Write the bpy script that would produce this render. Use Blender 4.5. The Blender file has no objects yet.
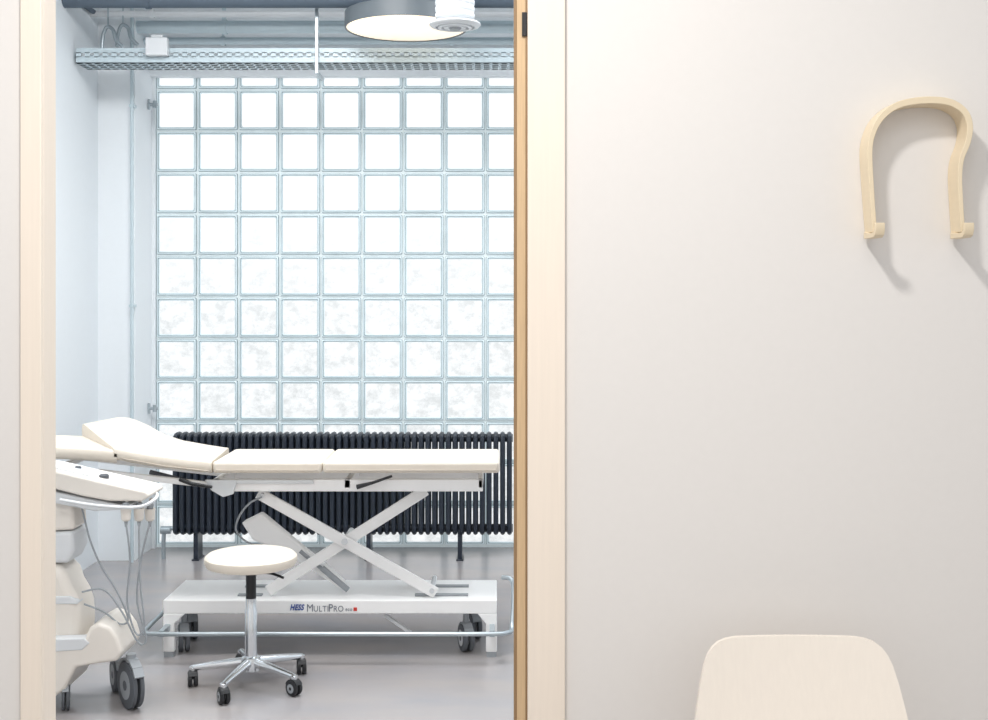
import bpy, bmesh, math, random
from mathutils import Vector, Matrix
random.seed(4)
F=1200.0; CX=494.0; HY=300.0; HC=1.44
OFF=0.0
def at(dref):
    """set how far back the thing being built stands"""
    global OFF
    OFF=0.2*dref
def P(px,py,d):
    s=F/(d+OFF)
    return Vector(((px-CX)/s, d, HC-(py-HY)/s))
def X(px,d): return (px-CX)*(d+OFF)/F
def Z(py,d): return HC-(py-HY)*(d+OFF)/F
def lin(c):
    r=[]
    for v in c:
        v=v/255.0
        r.append(v/12.92 if v<=0.04045 else ((v+0.055)/1.055)**2.4)
    return (r[0],r[1],r[2],1.0)
scene=bpy.context.scene
col=scene.collection
# ------------------------------------------------ materials
def mat(name,c,rough=0.5,metal=0.0,noise=0.04,nscale=6.0,bump=0.0,stretch=(1,1,1),c2=None):
    m=bpy.data.materials.new(name); m.use_nodes=True
    nt=m.node_tree; b=nt.nodes['Principled BSDF']
    b.inputs['Roughness'].default_value=rough; b.inputs['Metallic'].default_value=metal
    tc=nt.nodes.new('ShaderNodeTexCoord'); mp=nt.nodes.new('ShaderNodeMapping')
    mp.inputs['Scale'].default_value=stretch
    nt.links.new(tc.outputs['Object'],mp.inputs['Vector'])
    n=nt.nodes.new('ShaderNodeTexNoise'); n.inputs['Scale'].default_value=nscale; n.inputs['Detail'].default_value=5
    nt.links.new(mp.outputs['Vector'],n.inputs['Vector'])
    mx=nt.nodes.new('ShaderNodeMix'); mx.data_type='RGBA'
    l=lin(c); l2=lin(c2) if c2 else l
    mx.inputs['A'].default_value=(l[0]*(1-noise),l[1]*(1-noise),l[2]*(1-noise),1)
    mx.inputs['B'].default_value=(min(1,l2[0]*(1+noise)),min(1,l2[1]*(1+noise)),min(1,l2[2]*(1+noise)),1)
    nt.links.new(n.outputs['Fac'],mx.inputs['Factor'])
    nt.links.new(mx.outputs['Result'],b.inputs['Base Color'])
    if bump:
        bp=nt.nodes.new('ShaderNodeBump'); bp.inputs['Strength'].default_value=bump; bp.inputs['Distance'].default_value=0.002
        nt.links.new(n.outputs['Fac'],bp.inputs['Height']); nt.links.new(bp.outputs['Normal'],b.inputs['Normal'])
    return m
def emis(name,c,s):
    m=bpy.data.materials.new(name); m.use_nodes=True; nt=m.node_tree
    b=nt.nodes['Principled BSDF']; b.inputs['Base Color'].default_value=lin(c)
    b.inputs['Emission Color'].default_value=lin(c); b.inputs['Emission Strength'].default_value=s
    return m
M_wall=mat('painted_wall',(229,225,221),0.75,nscale=60,noise=0.015,bump=0.05)
M_wallb=mat('cool_painted_wall',(231,236,240),0.6,nscale=40,noise=0.015)
M_ceil=mat('ceiling_paint',(212,220,225),0.8)
M_floor=mat('vinyl_floor',(150,152,160),0.22,nscale=2.2,noise=0.09,bump=0.01,stretch=(1,2.5,1),c2=(164,156,150))
M_wood=mat('pale_birch',(242,229,214),0.5,nscale=5,noise=0.04,stretch=(30,30,1.2))
M_woodd=mat('tan_wood_edge',(212,184,146),0.55,nscale=8,noise=0.16,stretch=(30,30,1.5))
M_edge=mat('brown_edge_line',(150,122,90),0.6,nscale=12)
M_hook=mat('birch_plywood_lacquered',(231,214,184),0.4,nscale=8,noise=0.04,stretch=(4,1,12))
M_chair=mat('birch_chair_veneer',(238,229,218),0.5,nscale=6,noise=0.035,stretch=(25,25,1.5))
M_lam=mat('white_lacquered_steel',(248,248,248),0.35)
M_pad=mat('cream_vinyl_upholstery',(225,216,203),0.5,bump=0.05,nscale=40)
M_padseam=mat('upholstery_piping',(188,178,166),0.5)
M_chrome=mat('chrome',(222,226,230),0.2,1.0,noise=0.01)
M_alu=mat('brushed_aluminium',(180,190,196),0.35,0.7)
M_black=mat('black_plastic',(30,32,36),0.45)
M_dgrey=mat('dark_grey_rubber',(86,90,96),0.55)
M_grey=mat('grey_plastic',(150,155,160),0.45)
M_lgrey=mat('light_grey_plastic',(215,218,221),0.4)
M_rad=mat('anthracite_radiator_enamel',(34,42,54),0.35)
M_galv=mat('galvanised_steel',(192,207,214),0.4,0.1,noise=0.05,nscale=30)
M_dduct=mat('dark_duct_paint',(84,98,112),0.5)
M_us=mat('cream_medical_plastic',(228,222,214),0.38)
M_lampdark=mat('graphite_lamp_metal',(96,104,110),0.45)
M_lampglow=emis('opal_lamp_diffuser',(255,240,218),0.75)
M_blue=mat('blue_print',(30,70,150),0.5)
M_prgrey=mat('grey_print',(110,116,128),0.5)
M_red=mat('red_print',(200,60,50),0.5)
def glowmat(name,c,e,s,r=0.15):
    m=mat(name,c,r,noise=0.2,nscale=9)
    b=m.node_tree.nodes['Principled BSDF']
    b.inputs['Emission Color'].default_value=lin(e); b.inputs['Emission Strength'].default_value=s  # emission added so rims and mortar glow as if daylight passed through
    return m
M_mortar=glowmat('glowing_mortar',(212,220,222),(212,224,228),0.32,0.6)
M_rim=glowmat('glowing_block_rim',(124,140,146),(150,172,180),0.26)
M_rim2=glowmat('glowing_block_bevel',(185,198,203),(206,220,225),0.45)
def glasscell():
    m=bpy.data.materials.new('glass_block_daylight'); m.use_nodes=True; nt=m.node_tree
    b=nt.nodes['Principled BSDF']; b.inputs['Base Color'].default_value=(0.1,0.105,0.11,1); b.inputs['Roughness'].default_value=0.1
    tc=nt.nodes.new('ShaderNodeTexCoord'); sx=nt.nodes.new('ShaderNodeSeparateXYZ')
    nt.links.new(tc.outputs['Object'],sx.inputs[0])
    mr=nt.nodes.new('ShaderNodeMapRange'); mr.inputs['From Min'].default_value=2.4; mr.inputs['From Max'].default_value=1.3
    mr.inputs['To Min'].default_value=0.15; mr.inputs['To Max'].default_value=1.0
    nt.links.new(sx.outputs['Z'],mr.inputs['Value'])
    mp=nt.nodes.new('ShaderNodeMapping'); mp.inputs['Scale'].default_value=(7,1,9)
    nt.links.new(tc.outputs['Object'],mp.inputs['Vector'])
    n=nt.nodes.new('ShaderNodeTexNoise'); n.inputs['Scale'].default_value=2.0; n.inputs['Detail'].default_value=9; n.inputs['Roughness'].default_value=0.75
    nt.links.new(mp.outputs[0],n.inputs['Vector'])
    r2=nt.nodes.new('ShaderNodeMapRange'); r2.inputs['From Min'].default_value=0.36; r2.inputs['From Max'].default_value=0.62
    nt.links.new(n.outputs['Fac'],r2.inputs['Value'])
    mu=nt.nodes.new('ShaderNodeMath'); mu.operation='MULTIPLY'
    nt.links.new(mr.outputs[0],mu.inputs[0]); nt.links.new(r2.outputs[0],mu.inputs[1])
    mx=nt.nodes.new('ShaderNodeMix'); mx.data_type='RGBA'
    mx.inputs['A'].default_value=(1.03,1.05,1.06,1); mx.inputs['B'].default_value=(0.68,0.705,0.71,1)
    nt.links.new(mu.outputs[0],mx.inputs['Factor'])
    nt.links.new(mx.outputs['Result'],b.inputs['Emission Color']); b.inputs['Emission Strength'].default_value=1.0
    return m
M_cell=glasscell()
# ------------------------------------------------ mesh builder
class MB:
    def __init__(s): s.v=[]; s.f=[]; s.m=[]; s.cur=0
    def mt(s,i): s.cur=i; return s
    def add(s,vs,fs):
        o=len(s.v); s.v+= [Vector(v) for v in vs]
        for f in fs: s.f.append([i+o for i in f]); s.m.append(s.cur)
        return s
    def box(s,x0,x1,y0,y1,z0,z1):
        if x0>x1:x0,x1=x1,x0
        if y0>y1:y0,y1=y1,y0
        if z0>z1:z0,z1=z1,z0
        return s.add([(x0,y0,z0),(x1,y0,z0),(x1,y1,z0),(x0,y1,z0),(x0,y0,z1),(x1,y0,z1),(x1,y1,z1),(x0,y1,z1)],
          [(0,3,2,1),(4,5,6,7),(0,1,5,4),(1,2,6,5),(2,3,7,6),(3,0,4,7)])
    def frame(s,t):
        t=t.normalized(); u=Vector((0,1,0)) if abs(t.y)<0.9 else Vector((0,0,1))
        a=t.cross(u).normalized(); b=t.cross(a).normalized()
        return a,b
    def beam(s,p0,p1,w,h):
        p0=Vector(p0);p1=Vector(p1); a,b=s.frame(p1-p0)
        vs=[]
        for p in (p0,p1):
            for (i,j) in ((-1,-1),(1,-1),(1,1),(-1,1)): vs.append(p+a*i*w/2+b*j*h/2)
        return s.add(vs,[(0,3,2,1),(4,5,6,7),(0,1,5,4),(1,2,6,5),(2,3,7,6),(3,0,4,7)])
    def sweep(s,pts,r,n=10,caps=True):
        pts=[Vector(p) for p in pts]; rs=r if isinstance(r,(list,tuple)) else [r]*len(pts)
        vs=[];fs=[]; pa=None
        for i,p in enumerate(pts):
            t=(pts[min(i+1,len(pts)-1)]-pts[max(i-1,0)]).normalized()
            if pa is None: a,b=s.frame(t)
            else:
                a=(pa-t*pa.dot(t))
                a=a.normalized() if a.length>1e-6 else s.frame(t)[0]
                b=t.cross(a).normalized()
            pa=a
            for k in range(n):
                an=2*math.pi*k/n; vs.append(p+(a*math.cos(an)+b*math.sin(an))*rs[i])
        for i in range(len(pts)-1):
            for k in range(n):
                k2=(k+1)%n; fs.append((i*n+k,i*n+k2,(i+1)*n+k2,(i+1)*n+k))
        if caps: fs.append(tuple(range(n-1,-1,-1))); fs.append(tuple((len(pts)-1)*n+k for k in range(n)))
        return s.add(vs,fs)
    def cyl(s,p0,p1,r,n=20): return s.sweep([p0,p1],r,n)
    def lathe(s,c,prof,n=48,cap=True):
        c=Vector(c); vs=[];fs=[]
        for (r,z) in prof:
            for k in range(n):
                an=2*math.pi*k/n; vs.append(c+Vector((r*math.cos(an),r*math.sin(an),z)))
        for i in range(len(prof)-1):
            for k in range(n):
                k2=(k+1)%n; fs.append((i*n+k,i*n+k2,(i+1)*n+k2,(i+1)*n+k))
        if cap:
            fs.append(tuple(range(n-1,-1,-1))); fs.append(tuple((len(prof)-1)*n+k for k in range(n)))
        return s.add(vs,fs)
    def prism(s,poly,y0,y1):
        n=len(poly); vs=[(x,y0,z) for x,z in poly]+[(x,y1,z) for x,z in poly]
        fs=[tuple(range(n)),tuple(range(2*n-1,n-1,-1))]
        for i in range(n):
            j=(i+1)%n; fs.append((i,i+n,j+n,j))
        return s.add(vs,fs)
    def make(s,name,mats,parent=None,smooth=True,bevel=0,seg=3,**props):
        xs=[v.x for v in s.v]; ys=[v.y for v in s.v]; zs=[v.z for v in s.v]
        o=Vector(((min(xs)+max(xs))/2,(min(ys)+max(ys))/2,min(zs)))
        if name.startswith(('window','wall_','floor','ceiling')) and 'kind' in props: o=Vector((0,0,0))
        me=bpy.data.meshes.new(name); me.from_pydata([v-o for v in s.v],[],s.f)
        for m in (mats if isinstance(mats,(list,tuple)) else [mats]): me.materials.append(m)
        for p,mi in zip(me.polygons,s.m): p.material_index=mi
        bm=bmesh.new(); bm.from_mesh(me); bmesh.ops.recalc_face_normals(bm,faces=bm.faces); bm.to_mesh(me); bm.free()
        if smooth:
            me.polygons.foreach_set('use_smooth',[True]*len(me.polygons))
            me.set_sharp_from_angle(angle=math.radians(40))
        o=o+Vector((0,OFF,0))
        ob=bpy.data.objects.new(name,me); col.objects.link(ob); ob.location=o
        _base[ob.name]=Vector(o)
        if parent is not None:
            ob.parent=parent; ob.location=o-_base[parent.name]
        if bevel:
            b=ob.modifiers.new('bevel','BEVEL'); b.width=bevel; b.segments=seg; b.limit_method='ANGLE'; b.angle_limit=math.radians(40)
        for k,v in props.items(): ob[k]=v
        return ob
_base={}
def empty(name,base,label,cat,group=None):
    base=Vector(base)+Vector((0,OFF,0))
    e=bpy.data.objects.new(name,None); e.empty_display_size=0.1; e.location=base; col.objects.link(e)
    e['label']=label; e['category']=cat
    if group: e['group']=group
    _base[e.name]=Vector(base)
    return e
def smoothpts(pts,k=6):
    pts=[Vector(p) for p in pts]; out=[]
    for i in range(len(pts)-1):
        p0=pts[max(i-1,0)];p1=pts[i];p2=pts[i+1];p3=pts[min(i+2,len(pts)-1)]
        for j in range(k):
            t=j/k
            out.append(0.5*((2*p1)+(p2-p0)*t+(2*p0-5*p1+4*p2-p3)*t*t+(3*p1-p0-3*p2+p3)*t**3))
    out.append(pts[-1]); return out
ST=dict(kind='structure')
# ------------------------------------------------ room shell (world depths: wall at 2.484, window at 6.972)
YW=2.07; YB=2.14; YG=5.81; XR=2.2; CEIL=3.3
OFF=0
MB().box(-3.2,3.2,-2.0,7.3,-0.05,0).make('floor',M_floor,smooth=False,**ST)
MB().box(-3.2,3.2,-0.4,7.3,CEIL,CEIL+0.05).make('ceiling',M_ceil,smooth=False,**ST)
at(5.81); XL=X(98,5.47)
OFF=0
MB().box(XL-0.1,XL,2.554,7.07,0,CEIL).make('wall_left',M_wallb,smooth=False,**ST)
MB().box(XR,XR+0.1,2.554,7.07,0,CEIL).make('wall_right',M_wallb,smooth=False,**ST)
at(2.07)
EL=X(41,2.055); ER=X(528,2.055); ES=X(514,2.105)
jL=EL-0.022; jR=ER+0.022
m=MB(); m.box(-3.2,jL,YW,YB,0,CEIL); m.box(jR,3.2,YW,YB,0,CEIL); m.box(jL,jR,YW,YB,2.2,CEIL)
m.make('wall_front',M_wall,smooth=False,**ST)
m=MB(); m.box(X(20,2.055),EL,2.055,YW,0,2.26); m.box(jL,EL,YW,YB,0,2.2)
m.make('trim_1',[M_wood],bevel=0.002,**ST)
m=MB(); m.box(ER,X(565,2.055),2.055,YW,0,2.26); m.box(ER,jR,YW,YB,0,2.2)
m.mt(1).box(ES,ER,2.105,YB,0,2.2)
m.mt(2).box(ES-0.0005,ES+0.006,2.1035,2.12,0,2.2); m.box(ER-0.004,ER+0.0002,2.1035,2.106,0,2.2)  # thin brown lines along both edges of the stop
t2=m.make('trim_2',[M_wood,M_woodd,M_edge],bevel=0.0012,**ST)
m=MB(); m.box(EL,ER,2.055,YW,2.17,2.26); m.box(EL,ER,YW,YB,2.17,2.2)
m.make('trim_3',[M_wood],bevel=0.002,**ST)
MB().box(X(522,2.1),X(527,2.1),2.10,2.106,Z(36,2.1),Z(12,2.1)).make('latch_plate',M_black,parent=t2,bevel=0.001)
# back wall
at(5.81)
XC=X(152.5,5.81)
m=MB(); m.box(XL,XC,5.47,YG+0.1,0,CEIL); m.box(XC,XR,5.75,YG+0.1,2.73,CEIL)
m.box(XC,XC+0.02,5.79,YG+0.1,0,2.73)
m.make('wall_back',M_wallb,smooth=False,**ST)
# ------------------------------------------------ glass block window
pit=0.2396; x0=X(155.5,5.81); z0=0.012
m=MB()
nx=int((XR-x0)/pit)+1
m.mt(0).box(XC+0.02,XR,YG+0.02,YG+0.09,0,2.73)
def rring(a,b,c,d,r,y,n=2):
    out=[]
    for (cx_,cz_,st_) in ((a+r,c+r,180),(b-r,c+r,270),(b-r,d-r,0),(a+r,d-r,90)):
        for k in range(n+1):
            an=math.radians(st_+90*k/n); out.append((cx_+r*math.cos(an),y,cz_+r*math.sin(an)))
    return out
for i in range(nx):
    for j in range(12):
        g=0.0045
        a=x0+i*pit+g; b=min(a+pit-2*g,XR-0.004); c=z0+j*pit*1.007+g; d=c+pit-2*g
        if b-a<0.06: continue
        R=[]; N=12
        for ins,y,rr in ((0,YG+0.021,0.005),(0.003,YG+0.006,0.005),(0.009,YG+0.002,0.006),(0.0125,YG+0.007,0.007),(0.0175,YG+0.012,0.009)):
            R+=rring(a+ins,b-ins,c+ins,d-ins,rr,y)
        for r,mi in ((0,1),(1,3),(2,1),(3,3)):
            m.mt(mi).add(R[r*N:r*N+2*N],[(k,(k+1)%N,N+(k+1)%N,N+k) for k in range(N)])
        m.mt(2).add(R[4*N:],[tuple(range(N))])
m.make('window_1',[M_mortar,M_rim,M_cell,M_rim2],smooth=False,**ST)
# ------------------------------------------------ radiator
yr0=5.45; yr1=5.60
rx0=X(171,yr0); rx1=X(513,yr0); nsec=50; rp=(rx1-rx0)/nsec; zb=Z(536,yr0); zt=Z(434,yr0)
rad=empty('column_radiator',((rx0+rx1)/2,(yr0+yr1)/2,0),'long anthracite multi-column radiator standing below the glass block window','radiator')
sec=None
for i in range(nsec):
    xc=rx0+rp*(i+0.5)
    if sec is None:
        m=MB(); 
        for yy in (yr0+0.015,yr0+0.075,yr0+0.135):
            m.sweep([(xc,yy,zb+0.04),(xc,yy,zt-0.04)],0.0142,8)
        for zc,sg in ((zb+0.03,-1),(zt-0.03,1)):
            pts=[(xc,yr0+0.015,zc-sg*0.012),(xc,yr0+0.018,zc+sg*0.008),(xc,yr0+0.04,zc+sg*0.018),(xc,yr0+0.075,zc+sg*0.02),(xc,yr0+0.11,zc+sg*0.018),(xc,yr0+0.132,zc+sg*0.008),(xc,yr0+0.135,zc-sg*0.012)]
            m.sweep(pts,0.0142,8)
            m.cyl((xc-rp/2,yr0+0.075,zc),(xc+rp/2,yr0+0.075,zc),0.023,12)
        sec=m.make('radiator_section',M_rad,parent=rad)
        l0=Vector(sec.location)
    else:
        o=sec.copy(); o.location=l0+Vector((rp*i,0,0)); col.objects.link(o)
for px in (197,369,460):
    m=MB(); xx=X(px,5.5)
    m.box(xx-0.012,xx+0.012,5.47,5.58,0.0,zb+0.03)
    m.box(xx-0.02,xx+0.02,5.46,5.59,0.0,0.008)
    m.make('radiator_leg',M_rad,parent=rad)
m=MB(); m.sweep(smoothpts([(rx0-0.0,5.52,zb+0.03),(rx0-0.05,5.52,zb+0.02),(rx0-0.06,5.52,zb-0.03),(rx0-0.06,5.52,0.0)]),0.012)
m.cyl((rx0-0.075,5.52,zb+0.02),(rx0-0.02,5.52,zb+0.02),0.022)
m.make('radiator_valve',M_alu,parent=rad)
# ------------------------------------------------ services near window / ceiling
m=MB(); d=5.43; xx=X(132,d)
m.cyl((xx,d,0.0),(xx,d,CEIL),0.009)
for zz in (0.3,1.4,2.5): m.box(xx-0.014,xx+0.014,d-0.010,5.47,zz,zz+0.015)
m.make('riser_pipe',M_galv,label='thin pale riser pipe clipped to the white column',category='pipe')
for py in (105,408):
    m=MB(); zz=Z(py,5.74); 
    m.cyl((XC,5.72,zz),(X(158,5.72),5.72,zz),0.009); m.cyl((X(149,5.72),5.72,zz-0.03),(X(149,5.72),5.72,zz+0.03),0.008)
    m.cyl((X(155,5.72),5.72,zz-0.02),(X(155,5.72),5.72,zz+0.02),0.012)
    m.make('wall_bracket',M_alu,label='small metal bracket beside the glass block window',category='bracket',group='metal brackets beside the window')
at(5.4)
m=MB(); d=5.15; xa=X(76,d); xb=1.6; zt1=Z(48,d); zb1=Z(63,d)
for yy in (d,d+0.18):
    m.box(xa,xb,yy,yy+0.003,zt1-0.026,zt1); m.box(xa,xb,yy,yy+0.003,zb1,zb1+0.034)
    x=xa
    while x<xb: m.box(x,x+0.026,yy,yy+0.003,zb1+0.03,zt1-0.022); x+=0.046
for yy in (0.0,0.05,0.10,0.155):
    m.box(xa,xb,d+yy,d+yy+0.026,zb1,zb1+0.003)
x=xa
while x<xb: m.box(x,x+0.030,d,d+0.18,zb1,zb1+0.003); x+=0.046
tray=empty('cable_tray',(xa,d+0.1,zb1),'perforated galvanised cable tray hanging below the ceiling','cable tray')
m.make('tray_channel',M_galv,parent=tray,smooth=False)
for xx in (X(317,d),1.2):
    m=MB(); m.box(xx-0.009,xx+0.009,d-0.014,d-0.002,Z(72,d),CEIL); m.box(xx-0.009,xx+0.009,d-0.014,d+0.2,Z(74,d),Z(71,d))
    m.box(xx-0.05,xx+0.05,d-0.03,d+0.03,CEIL-0.01,CEIL)
    m.make('hanger',M_alu,parent=tray,bevel=0.002)
def pipe(px0,x1,py,d,r,mt,label):
    m=MB(); z=Z(py,d); m.cyl((X(px0,d),d,z),(x1,d,z),r,20)
    x=X(px0,d)+0.5
    while x<x1:
        m.sweep([(x-0.012,d,z),(x+0.012,d,z)],r+0.006,20)
        m.box(x-0.006,x+0.006,d-0.004,d+0.004,z,CEIL); x+=1.3
    return m.make('ceiling_pipe',mt,label=label,category='pipe',group='service pipes under the ceiling')
pipe(50,XR,0,5.03,0.040,M_dduct,'dark grey duct pipe running along the ceiling')
pipe(135,XR,27,5.6,0.035,M_galv,'pale galvanised pipe running under the ceiling')
pipe(60,XR,14,5.43,0.018,M_lgrey,'thin pale conduit running under the ceiling')
at(5.7)
pipe(135,XR,41,5.67,0.02,M_galv,'thin galvanised pipe running under the ceiling')
at(5.4)
for k,(px,py,d) in enumerate(((103,44,5.37),(118,42,5.42))):
    m=MB()
    m.sweep(smoothpts([P(px-1,py+5,d),P(px,py-8,d),P(px+4,py-17,d),P(px+10,py-14,d),P(px+13,py-4,d),P(px+20,py+3,d)]),0.010)
    q=P(px+5,py-17,d); m.box(q.x-0.004,q.x+0.004,d-0.004,d+0.004,q.z,CEIL)
    m.make('bent_conduit',M_alu,label='bent metal conduit dropping to the cable tray',category='conduit',group='bent conduits by the cable tray')
OFF=0
m=MB(); 
m.sweep([(XL+0.02,3.4,3.0),(XL+0.02,6.5,3.0)],0.014)
m.box(XL,XL+0.02,5.9,5.93,2.97,3.03); m.box(XL,XL+0.02,4.0,4.03,2.97,3.03)
m.make('wall_conduit',M_dduct,label='grey conduit run along the top of the wall',category='conduit')
at(5.4)
m=MB(); d=5.1; m.box(X(145,d),X(167,d),d,d+0.046,Z(55,d),Z(37,d)); 
m.box(X(150,d),X(162,d),d+0.01,d+0.03,Z(37,d),Z(34,d))
m.make('junction_box',M_lgrey,bevel=0.006,label='light grey junction box fixed on the cable tray',category='junction box')
at(5.0)
d=5.0; c=P(406,29,d); lamp=empty('pendant_lamp',c,'large round graphite disc lamp with glowing opal diffuser','ceiling lamp')
R=0.305
m=MB(); m.lathe(c,[(R-0.008,0.0),(R,0.0),(R,0.075),(R-0.01,0.08),(0.02,0.08)],64,cap=False); m.lathe(c,[(R-0.008,0.0),(R-0.008,0.012)],64,cap=False)
m.make('lamp_shade',M_lampdark,parent=lamp)
m=MB(); m.lathe(c,[(0.001,0.004),(R-0.008,0.004)],64,cap=False); m.make('diffuser',M_lampglow,parent=lamp)
for a in (0.5,2.6,4.7):
    m=MB(); m.cyl(c+Vector((0.22*math.cos(a),0.22*math.sin(a),0.08)),c+Vector((0,0,CEIL-c.z)),0.003,6); m.make('suspension_wire',M_alu,parent=lamp)
at(4.6)
d=4.55; c=P(455,28,d); vent=empty('air_valve',c,'round pale ventilation valve with concentric rings on a metal duct','ventilation valve')
m=MB(); m.lathe(c,[(0.03,0.0),(0.05,-0.002),(0.05,0.008),(0.062,0.008),(0.064,-0.003),(0.078,-0.001),(0.078,0.009),(0.088,0.010),(0.09,0.001),(0.11,0.006),(0.118,0.014),(0.116,0.020),(0.085,0.026),(0.03,0.026)],56); m.make('valve_disc',M_lgrey,parent=vent)
pr=[(0.05,0.026),(0.07,0.034)]
for k in range(3):
    z=0.042+k*0.030; pr+=[(0.086,z),(0.09,z+0.004),(0.09,z+0.020),(0.084,z+0.024)]
m=MB(); m.lathe(c,pr+[(0.07,0.14)],48)
m.make('ribbed_housing',M_lgrey,parent=vent)
m=MB(); m.lathe(c,[(0.07,0.14),(0.07,CEIL-c.z)],40); m.make('duct',M_galv,parent=vent)
m=MB(); m.lathe(c,[(0.0,-0.012),(0.022,-0.01),(0.03,0.0)],30,cap=False); m.make('valve_knob',M_grey,parent=vent)
# ------------------------------------------------ casters
def caster(parent,c,r,ang=0.0,mt=None,name='caster',h=None,hub=None,wf=0.34):
    c=Vector(c); m=MB(); ax=Vector((math.cos(ang),math.sin(ang),0)); w=r*wf
    for sgn in (-1,1):
        a=c+ax*sgn*w*0.3+Vector((0,0,r)); b=c+ax*sgn*w*1.9+Vector((0,0,r))
        m.mt(0).sweep([a,a+(b-a)*0.15,b-(b-a)*0.15,b],[r*0.9,r,r,r*0.9],28)
        m.mt(1).sweep([a-(b-a)*0.02,b+(b-a)*0.04],r*0.6,20)
        m.mt(0).sweep([b,b+(b-a)*0.08],r*0.22,12)
    m.mt(1).sweep([c+Vector((0,0,r))-ax*w*2,c+Vector((0,0,r))+ax*w*2],r*0.15,8)
    tdir=Vector((-ax.y,ax.x,0)); pts=[]
    for k in range(7):
        an=math.radians(20+k*22); pts.append(c+Vector((0,0,r))+tdir*math.cos(an)*r*1.12+Vector((0,0,1))*math.sin(an)*r*1.12)
    for k in range(6):
        q0,q1=pts[k],pts[k+1]; t=(q1-q0).normalized(); nn=ax.cross(t).normalized()*r*0.06; hw=ax*w*1.5
        m.mt(2).add([q0-hw-nn,q0+hw-nn,q0+hw+nn,q0-hw+nn,q1-hw-nn,q1+hw-nn,q1+hw+nn,q1-hw+nn],[(0,3,2,1),(4,5,6,7),(0,1,5,4),(1,2,6,5),(2,3,7,6),(3,0,4,7)])
    m.mt(2).cyl(c+Vector((0,0,r*1.0)),c+Vector((0,0,h if h else r*2.5)),r*0.22,12)
    return m.make(name,[mt or M_dgrey,hub or M_grey,M_grey if hub else M_black],parent=parent)
# ------------------------------------------------ treatment table
at(4.03)
d0=4.03; bed=empty('treatment_table',(X(330,4.2),4.2,0),'white height-adjustable treatment table with cream padded top and scissor frame','treatment table')
yf=3.95; yb=4.36; zt=Z(461.5,yf); zbm=Z(473.5,yf)
def cushion(a,b,name):
    m=MB(); m.box(X(a,yf),X(b,yf),yf,yb,zbm,zt); o=m.make(name,M_pad,parent=bed,bevel=0.015,seg=5)
    m=MB(); x0_,x1_=X(a,yf)+0.016,X(b,yf)-0.016; z_=zbm+0.012
    m.sweep([(x0_,yf-0.0005,z_),(x1_,yf-0.0005,z_)],0.0025,6)
    m.make('piping',M_padseam,parent=o)
cushion(322.2,500,'foot_cushion'); cushion(212,321.9,'seat_cushion')
def loft(st,th,name,thr=0.6):
    m=MB(); vs=[];fs=[]
    for (px,pf,rx,pr_) in st:
        xf=X(px,yf); xr_=X(rx,yb); zf=Z(pf,yf); zr=Z(pr_,yb); zlo=Z(pf+th,yf); zlr=zlo+(zr-zf)*thr
        ring=[(yf+0.014,zlo),(yf+0.004,zlo+0.006),(yf,zlo+0.012),(yf,zf-0.012),(yf+0.004,zf-0.004),(yf+0.014,zf)]
        for k in range(1,5):
            t=k/5; ring.append((yf+0.014+(yb-yf-0.03)*t,zf+(zr-zf)*t))
        ring+= [(yb-0.016,zr),(yb-0.006,zr-0.005),(yb,zr-0.014),(yb,zlr+0.014),(yb-0.01,zlr),((yf+yb)/2,(zlo+zlr)/2)]
        vs+=[(xf+(xr_-xf)*(y-yf)/(yb-yf),y,z) for y,z in ring]
    n=16
    for i in range(len(st)-1):
        for k in range(n):
            k2=(k+1)%n; fs.append((i*n+k,i*n+k2,(i+1)*n+k2,(i+1)*n+k))
    fs.append(tuple(range(n))); fs.append(tuple((len(st)-1)*n+k for k in range(n)))
    m.add(vs,fs); return m.make(name,M_pad,parent=bed)
loft([(211.5,461.5,229,447.5),(190,459.5,209,444.5),(165,456.5,184,440),(150,454.5,166,434.5),(138,452.5,148,424.5),(131,451.2,136,419.5),(126,450,128,417.2),(121,449,117,417),(114,447.8,82,423.5)],12,'back_cushion',0.75)
loft([(117,451,108,437.5),(90,448.5,84,435.5),(60,447,50,434.5),(20,445,6,434)],12.5,'head_cushion',0.9)
m=MB(); m.sweep([P(208,471,yf-0.0005),P(165,466.3,yf-0.0005),P(122,458.5,yf-0.0005)],0.0025,6); m.make('piping',M_padseam,parent=bed)
m=MB(); yr_=4.29
for y in (3.99,yr_):
    m.box(X(214,d0),X(483,d0),y,y+0.03,Z(490,d0),Z(478,d0))
m.box(X(214,d0),X(214,d0)+0.03,3.99,yr_+.03,Z(487,d0),Z(478,d0)); m.box(X(478,d0),X(483,d0),3.99,yr_+.03,Z(487,d0),Z(478,d0))
m.box(X(345,d0),X(352,d0),3.99,yr_+.03,Z(487,d0),Z(478,d0))
m.make('top_frame',M_lam,parent=bed,bevel=0.004)
m=MB()
for y in (3.99,yr_): m.beam((X(212,d0),y+0.015,Z(484,d0)),(X(30,d0),y+0.015,Z(463,d0)),0.022,0.028)
m.beam((X(60,d0),3.99,Z(467,d0)),(X(60,d0),yr_+.03,Z(467,d0)),0.02,0.02)
m.make('head_frame',M_lam,parent=bed,bevel=0.003)
m=MB()
m.prism([(X(208,d0),Z(478,d0)),(X(240,d0),Z(478,d0)),(X(236,d0),Z(492,d0)),(X(226,d0),Z(495,d0)),(X(214,d0),Z(488,d0))],3.975,3.99)
m.box(X(238,d0),X(315,d0),3.978,3.99,Z(482,d0),Z(478,d0)); 
m.make('hinge_bracket',M_lgrey,parent=bed,bevel=0.002)
m=MB(); m.sweep([P(180,479,3.97),P(192,484,3.96),P(212,487,3.96)],[0.010,0.008,0.006],10); m.make('lever_handle',M_black,parent=bed)
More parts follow.
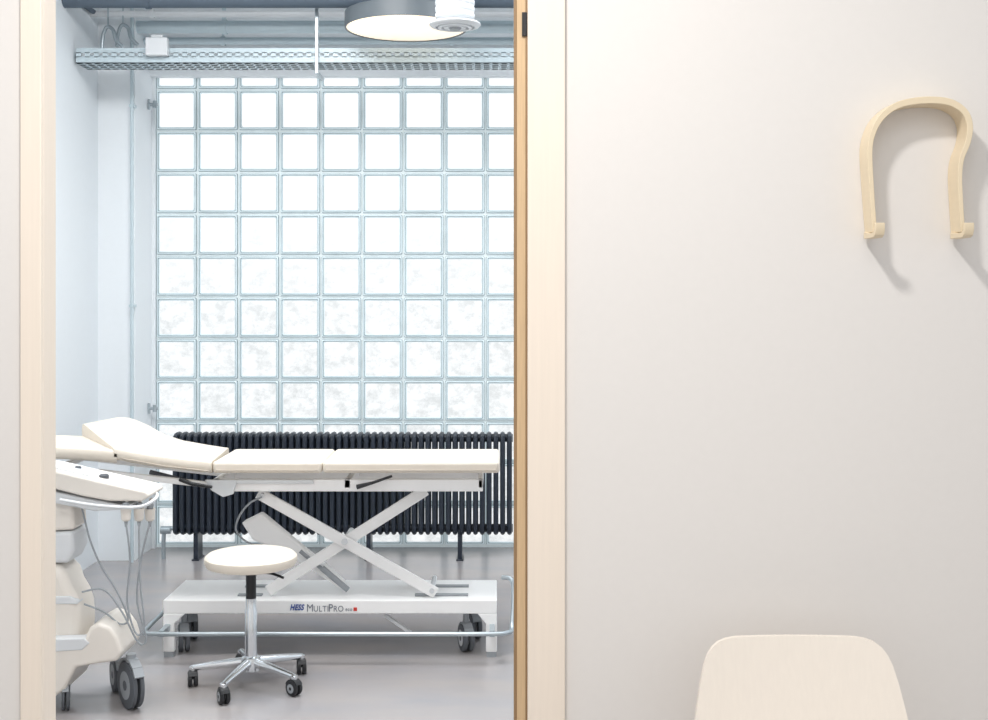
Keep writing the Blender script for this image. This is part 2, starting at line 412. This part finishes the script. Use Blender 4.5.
m=MB(); m.sweep([P(357,487,3.97),P(372,483,3.96),P(392,476,3.96)],[0.010,0.006,0.005],10); m.make('lever_handle',M_black,parent=bed)
m=MB(); m.cyl(P(150,472,4.1),P(205,486,4.1),0.010); m.make('gas_spring',M_dgrey,parent=bed)
for y in (4.07,4.27):
    m=MB(); m.beam(P(258,493,y),P(436,593,y),0.045,0.018); m.make('scissor_arm',M_lam,parent=bed,bevel=0.004)
for y in (4.095,4.245):
    m=MB(); m.beam(P(426,490,y),P(268,591,y),0.045,0.018); m.make('scissor_arm',M_lam,parent=bed,bevel=0.004)
for (a,b,r_) in ((345,541,0.013),(432,590,0.010),(263,495,0.010)):
    q=P(a,b,4.07); m=MB(); m.cyl((q.x,4.05,q.z),(q.x,4.29,q.z),r_); m.make('scissor_pin',M_lgrey,parent=bed)
m=MB(); m.prism([(X(242,4.16),Z(522,4.16)),(X(262,4.16),Z(512,4.16)),(X(296,4.16),Z(540,4.16)),(X(330,4.16),Z(568,4.16)),(X(346,4.16),Z(582,4.16)),(X(342,4.16),Z(589,4.16)),(X(322,4.16),Z(576,4.16)),(X(285,4.16),Z(552,4.16)),(X(254,4.16),Z(540,4.16))],4.14,4.19)
m.make('motor_housing',M_lam,parent=bed,bevel=0.01)
m=MB(); m.cyl(P(300,551,4.12),P(348,590,4.12),0.008); m.cyl(P(322,568,4.12),P(348,590,4.12),0.012)
m.make('lift_actuator',M_grey,parent=bed)
m=MB(); m.sweep(smoothpts([P(262,497,4.05),P(250,503,4.04),P(240,515,4.03),P(236,530,4.05),P(247,542,4.1),P(262,545,4.14)]),0.004,8)
m.make('power_cable',M_grey,parent=bed)
zb0=Z(614,d0); zb1=Z(600,d0); xl=X(163,d0); xr=X(497,d0); y1=4.38
m=MB()
m.box(xl,xr,d0,y1,zb0,zb1)
def bleg(x0_,x1_,x2_,ya_,yb_):
    m.prism([(x0_,0.02),(x1_,0.02),(x1_,zb0-0.04),(x2_,zb0+0.002),(x0_,zb0+0.002)],ya_,yb_)
for (ya_,yb_) in ((d0,d0+0.03),(y1-0.03,y1)):
    bleg(xl,xl+0.045,xl+0.09,ya_,yb_); bleg(xr,xr-0.045,xr-0.08,ya_,yb_)
base=m.make('base_frame',M_lam,parent=bed,bevel=0.005)
for xx in (xl,xr-0.045):
    for yy in (d0+0.002,y1-0.028):
        MB().box(xx+0.003,xx+0.042,yy,yy+0.026,0,0.022).make('foot',M_grey,parent=bed)
for (a,b) in ((415,468),(238,262)):
    for yy in (4.09,4.24):
        m=MB(); m.box(X(a,4.1),X(b,4.1),yy,yy+0.03,zb1,zb1+0.006); m.make('slide_rail',M_grey,parent=bed)
m=MB(); yb_=3.93
zz=Z(634,yb_)
m.sweep(smoothpts([(xl-0.04,4.2,zz+0.02),(xl-0.06,4.05,zz+0.0),(xl-0.05,yb_+0.03,zz),(xl,yb_,zz),(-1.0,yb_,zz),(-0.5,yb_,zz),(xr-0.05,yb_,zz),(xr+0.04,yb_+0.02,zz),(xr+0.06,yb_+0.08,zz+0.01),(xr+0.065,4.1,zz+0.16),(xr+0.02,4.12,zz+0.18)]),0.009,10)
m.box(xl+0.01,xl+0.03,yb_,d0,zz-0.012,zz+0.012); m.box(xr-0.03,xr-0.01,yb_,d0,zz-0.012,zz+0.012)
m.make('foot_switch_bar',M_alu,parent=bed)
m=MB(); m.beam(P(385,615,4.1),P(411,633,4.1),0.012,0.02); m.make('pedal_link',M_lgrey,parent=bed)
for px,y in ((184,4.12),(192,4.30),(466,4.12),(474,4.30)):
    caster(bed,(X(px,y),y,0),0.055,0.3,M_dgrey,h=0.17,hub=M_lgrey,wf=0.22)
def text(runs,c,mt,parent,name,shear=0.0,bold=0.0,width=None,gap=0.0):
    vs=[];fs=[];cur=0.0
    for t,h in runs:
        cu=bpy.data.curves.new('t','FONT'); cu.body=t; cu.size=h; cu.shear=shear; cu.offset=bold; cu.extrude=0.0006; cu.space_character=1.08
        tmp=bpy.data.objects.new('t',cu); col.objects.link(tmp)
        bpy.context.view_layer.update()
        me=bpy.data.meshes.new_from_object(tmp.evaluated_get(bpy.context.evaluated_depsgraph_get()))
        bpy.data.objects.remove(tmp)
        mn=min(v.co.x for v in me.vertices); mxx=max(v.co.x for v in me.vertices); o=len(vs)
        vs+=[Vector((v.co.x-mn+cur,-v.co.z,v.co.y)) for v in me.vertices]
        fs+=[tuple(i+o for i in p.vertices) for p in me.polygons]
        cur+=mxx-mn+h*0.09+gap
    w=cur; k=width/w if width else 1
    for v in vs: v.x*=k
    me=bpy.data.meshes.new(name); me.from_pydata(vs,[],fs); me.materials.append(mt)
    ob=bpy.data.objects.new(name,me); col.objects.link(ob); ob.parent=parent; ob.location=Vector(c)+Vector((0,OFF,0))-_base[parent.name]
    return ob
yt=d0-0.0015; u=(yt+OFF)/F
text([('HESS',0.032)],(X(290,yt),yt,Z(610,yt)),M_blue,bed,'lettering',shear=0.3,bold=0.001,width=15*u)
text([('M',0.043),('ULTI',0.033),('P',0.043),('RO',0.033)],(X(307,yt),yt,Z(611.5,yt)),M_prgrey,bed,'lettering',width=37*u)
text([('eco',0.022)],(X(345.5,yt),yt,Z(611,yt)),M_prgrey,bed,'lettering',width=7*u)
MB().box(X(353.5,yt),X(357,yt),yt-0.0006,yt+0.002,Z(611,yt),Z(607.5,yt)).make('logo_square',M_red,parent=bed)
# ------------------------------------------------ stool
at(3.74)
d=3.74; sc=Vector((X(251,d),d,0)); stool=empty('swivel_stool',sc,'round cream upholstered stool on chrome five-star castor base','stool')
zs=Z(552,d); r=0.172
m=MB(); m.lathe(sc,[(0.02,zs-0.055),(r-0.03,zs-0.055),(r-0.008,zs-0.048),(r,zs-0.032),(r-0.002,zs-0.016),(r-0.014,zs-0.005),(r-0.04,zs+0.001),(r*0.5,zs+0.006),(0.001,zs+0.008)],64)
m.make('seat',M_pad,parent=stool)
m=MB(); m.lathe(sc,[(0.03,zs-0.075),(0.08,zs-0.065),(0.12,zs-0.055)],32); m.lathe(sc,[(0.019,Z(598,d)),(0.019,zs-0.07)],24)
m.make('seat_mount',M_black,parent=stool)
m=MB(); m.lathe(sc,[(0.024,0.09),(0.023,0.16),(0.023,0.28),(0.020,0.285),(0.020,Z(598,d)),(0.014,Z(598,d)+0.002)],28); m.make('column',M_chrome,parent=stool)
m=MB(); m.sweep(smoothpts([sc+Vector((0.01,-0.01,zs-0.07)),sc+Vector((0.08,-0.03,zs-0.073)),sc+Vector((0.13,-0.05,zs-0.085))]),0.005,8); m.make('height_lever',M_black,parent=stool)
m=MB(); m.lathe(sc,[(0.036,0.058),(0.038,0.09),(0.034,0.106),(0.024,0.112)],28)
ends=[]
for k in range(5):
    a=math.radians(183+72*k); dv=Vector((math.cos(a),math.sin(a),0))
    m.sweep(smoothpts([sc+dv*0.02+Vector((0,0,0.088)),sc+dv*0.12+Vector((0,0,0.079)),sc+dv*0.215+Vector((0,0,0.068))],5),[0.019-0.0008*i for i in range(11)],12)
    m.lathe(sc+dv*0.215,[(0.012,0.056),(0.014,0.072),(0.006,0.077)],14)
    ends.append((sc+dv*0.215,a))
m.make('star_base',M_chrome,parent=stool)
for k,(e,a) in enumerate(ends): caster(stool,e,0.028,(0.3,0.5,0.9,0.2,-0.3)[k],M_black,h=0.06)
# ------------------------------------------------ ultrasound cart
at(3.6)
us=empty('ultrasound_machine',(X(30,3.6),3.6,0),'cream mobile ultrasound machine with control console, probes and hanging cables','ultrasound machine')
def poly(pts,d=3.6): return [(X(a,d),Z(b,d)) for a,b in pts]
ya,yb2=3.5,3.68
m=MB(); m.prism(poly([(-30,566),(36,557),(56,557),(68,561),(75,568),(79,580),(85,590),(89,602),(90,620),(88,645),(60,650),(-30,650)]),ya,yb2)
m.make('body',M_us,parent=us,bevel=0.03,seg=5)
m=MB(); m.prism(poly([(30,596),(70,596),(76,600),(78,604),(30,604)],3.5),ya-0.004,ya+0.06); m.make('body_trim',M_lgrey,parent=us,bevel=0.004)
m=MB(); m.prism(poly([(-40,634),(86,632),(98,630),(103,617),(112,612),(123,616),(131,627),(135,640),(130,649),(108,652),(90,655),(80,676),(66,686),(-40,690)]),ya-0.05,yb2)
m.make('wheel_base',M_us,parent=us,bevel=0.012,seg=4)
m=MB(); m.prism(poly([(20,640),(84,638),(90,643),(82,650),(20,654)],3.45),ya-0.053,ya); m.make('base_recess',M_lgrey,parent=us,bevel=0.004)
for px,y,r,an in ((131,3.52,0.082,0.65),(117,3.70,0.062,0.5),(66,3.5,0.05,0.3),(40,3.70,0.05,0.3)):
    caster(us,(X(px,y),y,0),r,an,M_dgrey,h=0.19,hub=M_grey,wf=0.14)
m=MB(); m.prism(poly([(10,490),(80,490),(82,526),(10,530)]),3.52,3.66); m.make('console_neck',M_us,parent=us,bevel=0.014,seg=4)
m=MB(); m.prism(poly([(5,530),(81,527),(83,545),(77,558),(5,558)]),3.51,3.66); m.make('lift_column',M_lgrey,parent=us,bevel=0.014,seg=4)
m=MB(); m.prism(poly([(-40,452),(48,467),(95,478),(130,486),(148,490),(152,495),(144,500),(112,500),(85,495),(50,486),(-40,470)],3.5),3.47,3.66)
m.make('control_console',M_us,parent=us,bevel=0.009,seg=4)
m=MB(); m.prism(poly([(-40,478),(50,490),(88,498),(120,504),(134,503),(130,509),(96,511),(56,503),(-40,492)],3.5),3.49,3.65)
m.make('console_underside',M_lgrey,parent=us,bevel=0.006,seg=3)
m=MB(); m.prism(poly([(10,459.5),(48,465.8),(88,475),(88,477),(48,468),(10,462)],3.5),3.5,3.63)
m.make('keypad',M_lgrey,parent=us,bevel=0.001)
for (a,b,yy,rr) in ((104,478.5,3.54,0.017),(78,470.5,3.58,0.012),(122,484,3.6,0.018)):
    q=P(a,b,yy); m=MB(); m.lathe(q,[(rr,-0.012),(rr,0.012),(rr*0.7,0.016)],20); m.make('control_knob',M_dgrey,parent=us)
m=MB(); m.sweep(smoothpts([P(60,500,3.45),P(100,506,3.44),P(138,507,3.45),P(154,500,3.48),P(157,494,3.56),P(150,492,3.63)]),0.006,10)
m.make('grab_handle',M_lgrey,parent=us)
for px,yy in ((126,3.48),(139,3.52),(150,3.58)):
    c=P(px,521,yy); m=MB(); m.lathe(c,[(0.010,0.0),(0.016,0.006),(0.019,0.045),(0.016,0.045),(0.012,0.01)],20,cap=False); m.beam(c+Vector((0,0.012,0.03)),c+Vector((0,0.012,0.08)),0.010,0.010)
    m.make('probe_holder',M_us,parent=us)
    m=MB(); m.lathe(c,[(0.004,-0.02),(0.007,0.0),(0.009,0.04),(0.013,0.055),(0.011,0.065)],18); m.make('probe',M_grey,parent=us)
cab=[[ (126,524),(130,560),(127,600),(134,630),(141,634),(144,620),(140,580),(139,524)],
     [(150,522),(141,560),(137,600),(146,638),(138,642),(122,612),(104,590),(82,592)],
     [(82,508),(90,540),(102,568),(116,590),(128,618),(120,624),(104,612),(84,604)]]
for i,c in enumerate(cab):
    m=MB(); m.sweep(smoothpts([P(a,b,3.47+0.03*i) for a,b in c],6),0.0036,8); m.make('probe_cable',M_grey,parent=us)
# ------------------------------------------------ wall hook
at(2.07)
def sm2(p): return smoothpts([(a,0,b) for a,b in p],5)
path=sm2([(875,232),(873,205),(871,175),(870,150),(873,133),(881,118),(895,106.5),(912,101.5),(932,100),(951,102.5),(965,112),(970,126),(968,142),(962,158),(960,175),(961,200),(963,232)])
hk=empty('coat_hook',P(916,236,2.03),'bent birch plywood coat hook with two prongs on the wall','coat hook')
d=2.015; m=MB(); pts=[Vector((X(p.x,d),0,Z(p.z,d))) for p in path]; y0,y1_=2.014,2.0695
vs=[];fs=[]
for i,p in enumerate(pts):
    f=i/(len(pts)-1); th=0.0042+0.0030*math.sin(math.pi*f)**2
    t=(pts[min(i+1,len(pts)-1)]-pts[max(i-1,0)]).normalized(); nn=Vector((-t.z,0,t.x))
    vs+=[(p+nn*th)+Vector((0,y0,0)),(p-nn*th)+Vector((0,y0,0)),(p-nn*th)+Vector((0,y1_,0)),(p+nn*th)+Vector((0,y1_,0))]
for i in range(len(pts)-1):
    for k in range(4):
        k2=(k+1)%4; fs.append((i*4+k,i*4+k2,(i+1)*4+k2,(i+1)*4+k))
fs+=[(0,1,2,3),tuple((len(pts)-1)*4+k for k in range(4))]
m.add(vs,fs); m.make('bent_band',M_hook,parent=hk,bevel=0.0012,seg=2)
for px in (875,963):
    xx=X(px,d); zz=Z(238,d)
    pr=[(2.06,zz+0.014),(2.02,zz+0.010),(2.000,zz+0.011),(1.993,zz+0.016),(1.990,zz+0.029),(1.983,zz+0.029),(1.983,zz+0.014),(1.988,zz+0.004),(1.999,zz),(2.06,zz)]
    n=len(pr); m=MB(); m.add([(xx-0.009,y,z) for y,z in pr]+[(xx+0.010,y,z) for y,z in pr],[tuple(range(n)),tuple(range(2*n-1,n-1,-1))]+[(i,(i+1)%n,(i+1)%n+n,i+n) for i in range(n)])
    m.make('hook_prong',M_hook,parent=hk,bevel=0.0012,seg=2)
# ------------------------------------------------ chair
dch=1.9; cxp=797.5
cx=X(cxp,dch)
ch=empty('side_chair',(cx,1.62,0),'pale birch veneer shell chair standing against the wall','chair')
prof=[(638.3,60),(639.5,70),(642,78),(647,85),(654,90),(663,94),(680,98.5),(700,102.5),(722,106.5),(750,108),(780,105),(800,96)]
NX=24; rows=len(prof)
def yoff(xx): return -0.025*(xx/0.2)**2
def shell(off):
    out=[]
    for (py,hw) in prof:
        z=Z(py+1.0,dch); w=hw*(dch+OFF)/F; lean=0.07*(0.80-z)/0.35
        for k in range(NX+1):
            uu=-1+2*k/NX; xx=uu*w
            out.append(Vector((cx+xx,1.925-lean+yoff(xx)+off,z)))
    return out
A=shell(0);B=shell(0.011); vs=A+B; o=len(A); W=NX+1; fs=[]
for i in range(rows-1):
    for k in range(NX):
        fs.append((i*W+k,i*W+k+1,(i+1)*W+k+1,(i+1)*W+k)); fs.append((o+i*W+k,o+(i+1)*W+k,o+(i+1)*W+k+1,o+i*W+k+1))
    fs.append((i*W,(i+1)*W,o+(i+1)*W,o+i*W)); fs.append((i*W+NX,o+i*W+NX,o+(i+1)*W+NX,(i+1)*W+NX))
for k in range(NX):
    fs.append((k,o+k,o+k+1,k+1)); j=(rows-1)*W; fs.append((j+k,j+k+1,o+j+k+1,o+j+k))
m=MB(); m.add(vs,fs); m.make('backrest',M_chair,parent=ch)
m=MB(); pl=[]
for k in range(32):
    a=2*math.pi*k/32; ca,sa=math.cos(a),math.sin(a)
    pl.append((cx+0.215*math.copysign(abs(ca)**0.5,ca),1.64+0.21*math.copysign(abs(sa)**0.5,sa)))
n=32; m.add([(x,y,0.445) for x,y in pl]+[(x,y,0.457) for x,y in pl],[tuple(range(n)),tuple(range(2*n-1,n-1,-1))]+[(i,(i+1)%n,(i+1)%n+n,i+n) for i in range(n)])
m.make('seat',M_chair,parent=ch,bevel=0.003)
for (a,b) in ((1.46,1.49),(1.80,1.83)):
    m=MB(); m.box(cx-0.16,cx+0.16,a,b,0.42,0.445); m.make('seat_support',M_chair,parent=ch,bevel=0.003)
m=MB(); m.box(cx-0.07,cx+0.07,1.862,1.876,0.44,0.56); m.make('back_support',M_chair,parent=ch,bevel=0.003)
for sx in (-1,1):
    for sy,y in ((-1,1.475),(1,1.815)):
        m=MB(); m.sweep([(cx+sx*0.14,y,0.445),(cx+sx*0.19,y+sy*0.04,0.0)],[0.016,0.011],14); m.make('leg',M_chair,parent=ch)
# ------------------------------------------------ lights
def area(name,loc,size,power,c,rot=(0,0,0),sy=None):
    l=bpy.data.lights.new(name,'AREA'); l.energy=power; l.color=c; l.size=size
    if sy: l.shape='RECTANGLE'; l.size_y=sy
    else: l.shape='DISK'
    o=bpy.data.objects.new(name,l); o.location=loc; o.rotation_euler=rot; col.objects.link(o); return o
area('corridor_spot',(-0.3,1.25,3.15),0.24,44,(1,0.975,0.95))
area('corridor_soft_light',(0.3,0.2,3.25),1.6,17,(1,0.975,0.955))  # wide soft area light over the corridor, out of view
area('exam_room_fill',(-0.9,4.3,3.27),1.4,82,(1.0,0.99,0.98))  # unseen overhead fill added to brighten the exam room and stool seat
area('exam_room_fill',(1.0,5.2,3.27),1.2,40,(0.96,0.98,1.0))  # second unseen fill, added for more brightness deeper in the room
w=bpy.data.worlds.new('w'); scene.world=w; w.use_nodes=True
w.node_tree.nodes['Background'].inputs[0].default_value=(1.0,0.993,0.985,1); w.node_tree.nodes['Background'].inputs[1].default_value=0.80
# ------------------------------------------------ camera
cam=bpy.data.cameras.new('camera'); co=bpy.data.objects.new('camera',cam); col.objects.link(co)
co.location=(0,0,HC); co.rotation_euler=(math.radians(90),0,0)
cam.sensor_width=36; cam.sensor_fit='HORIZONTAL'; cam.lens=36*F/988.0; cam.shift_y=-60/988.0; cam.clip_start=0.05
scene.camera=co
scene.view_settings.view_transform='Standard'; scene.view_settings.look='None'
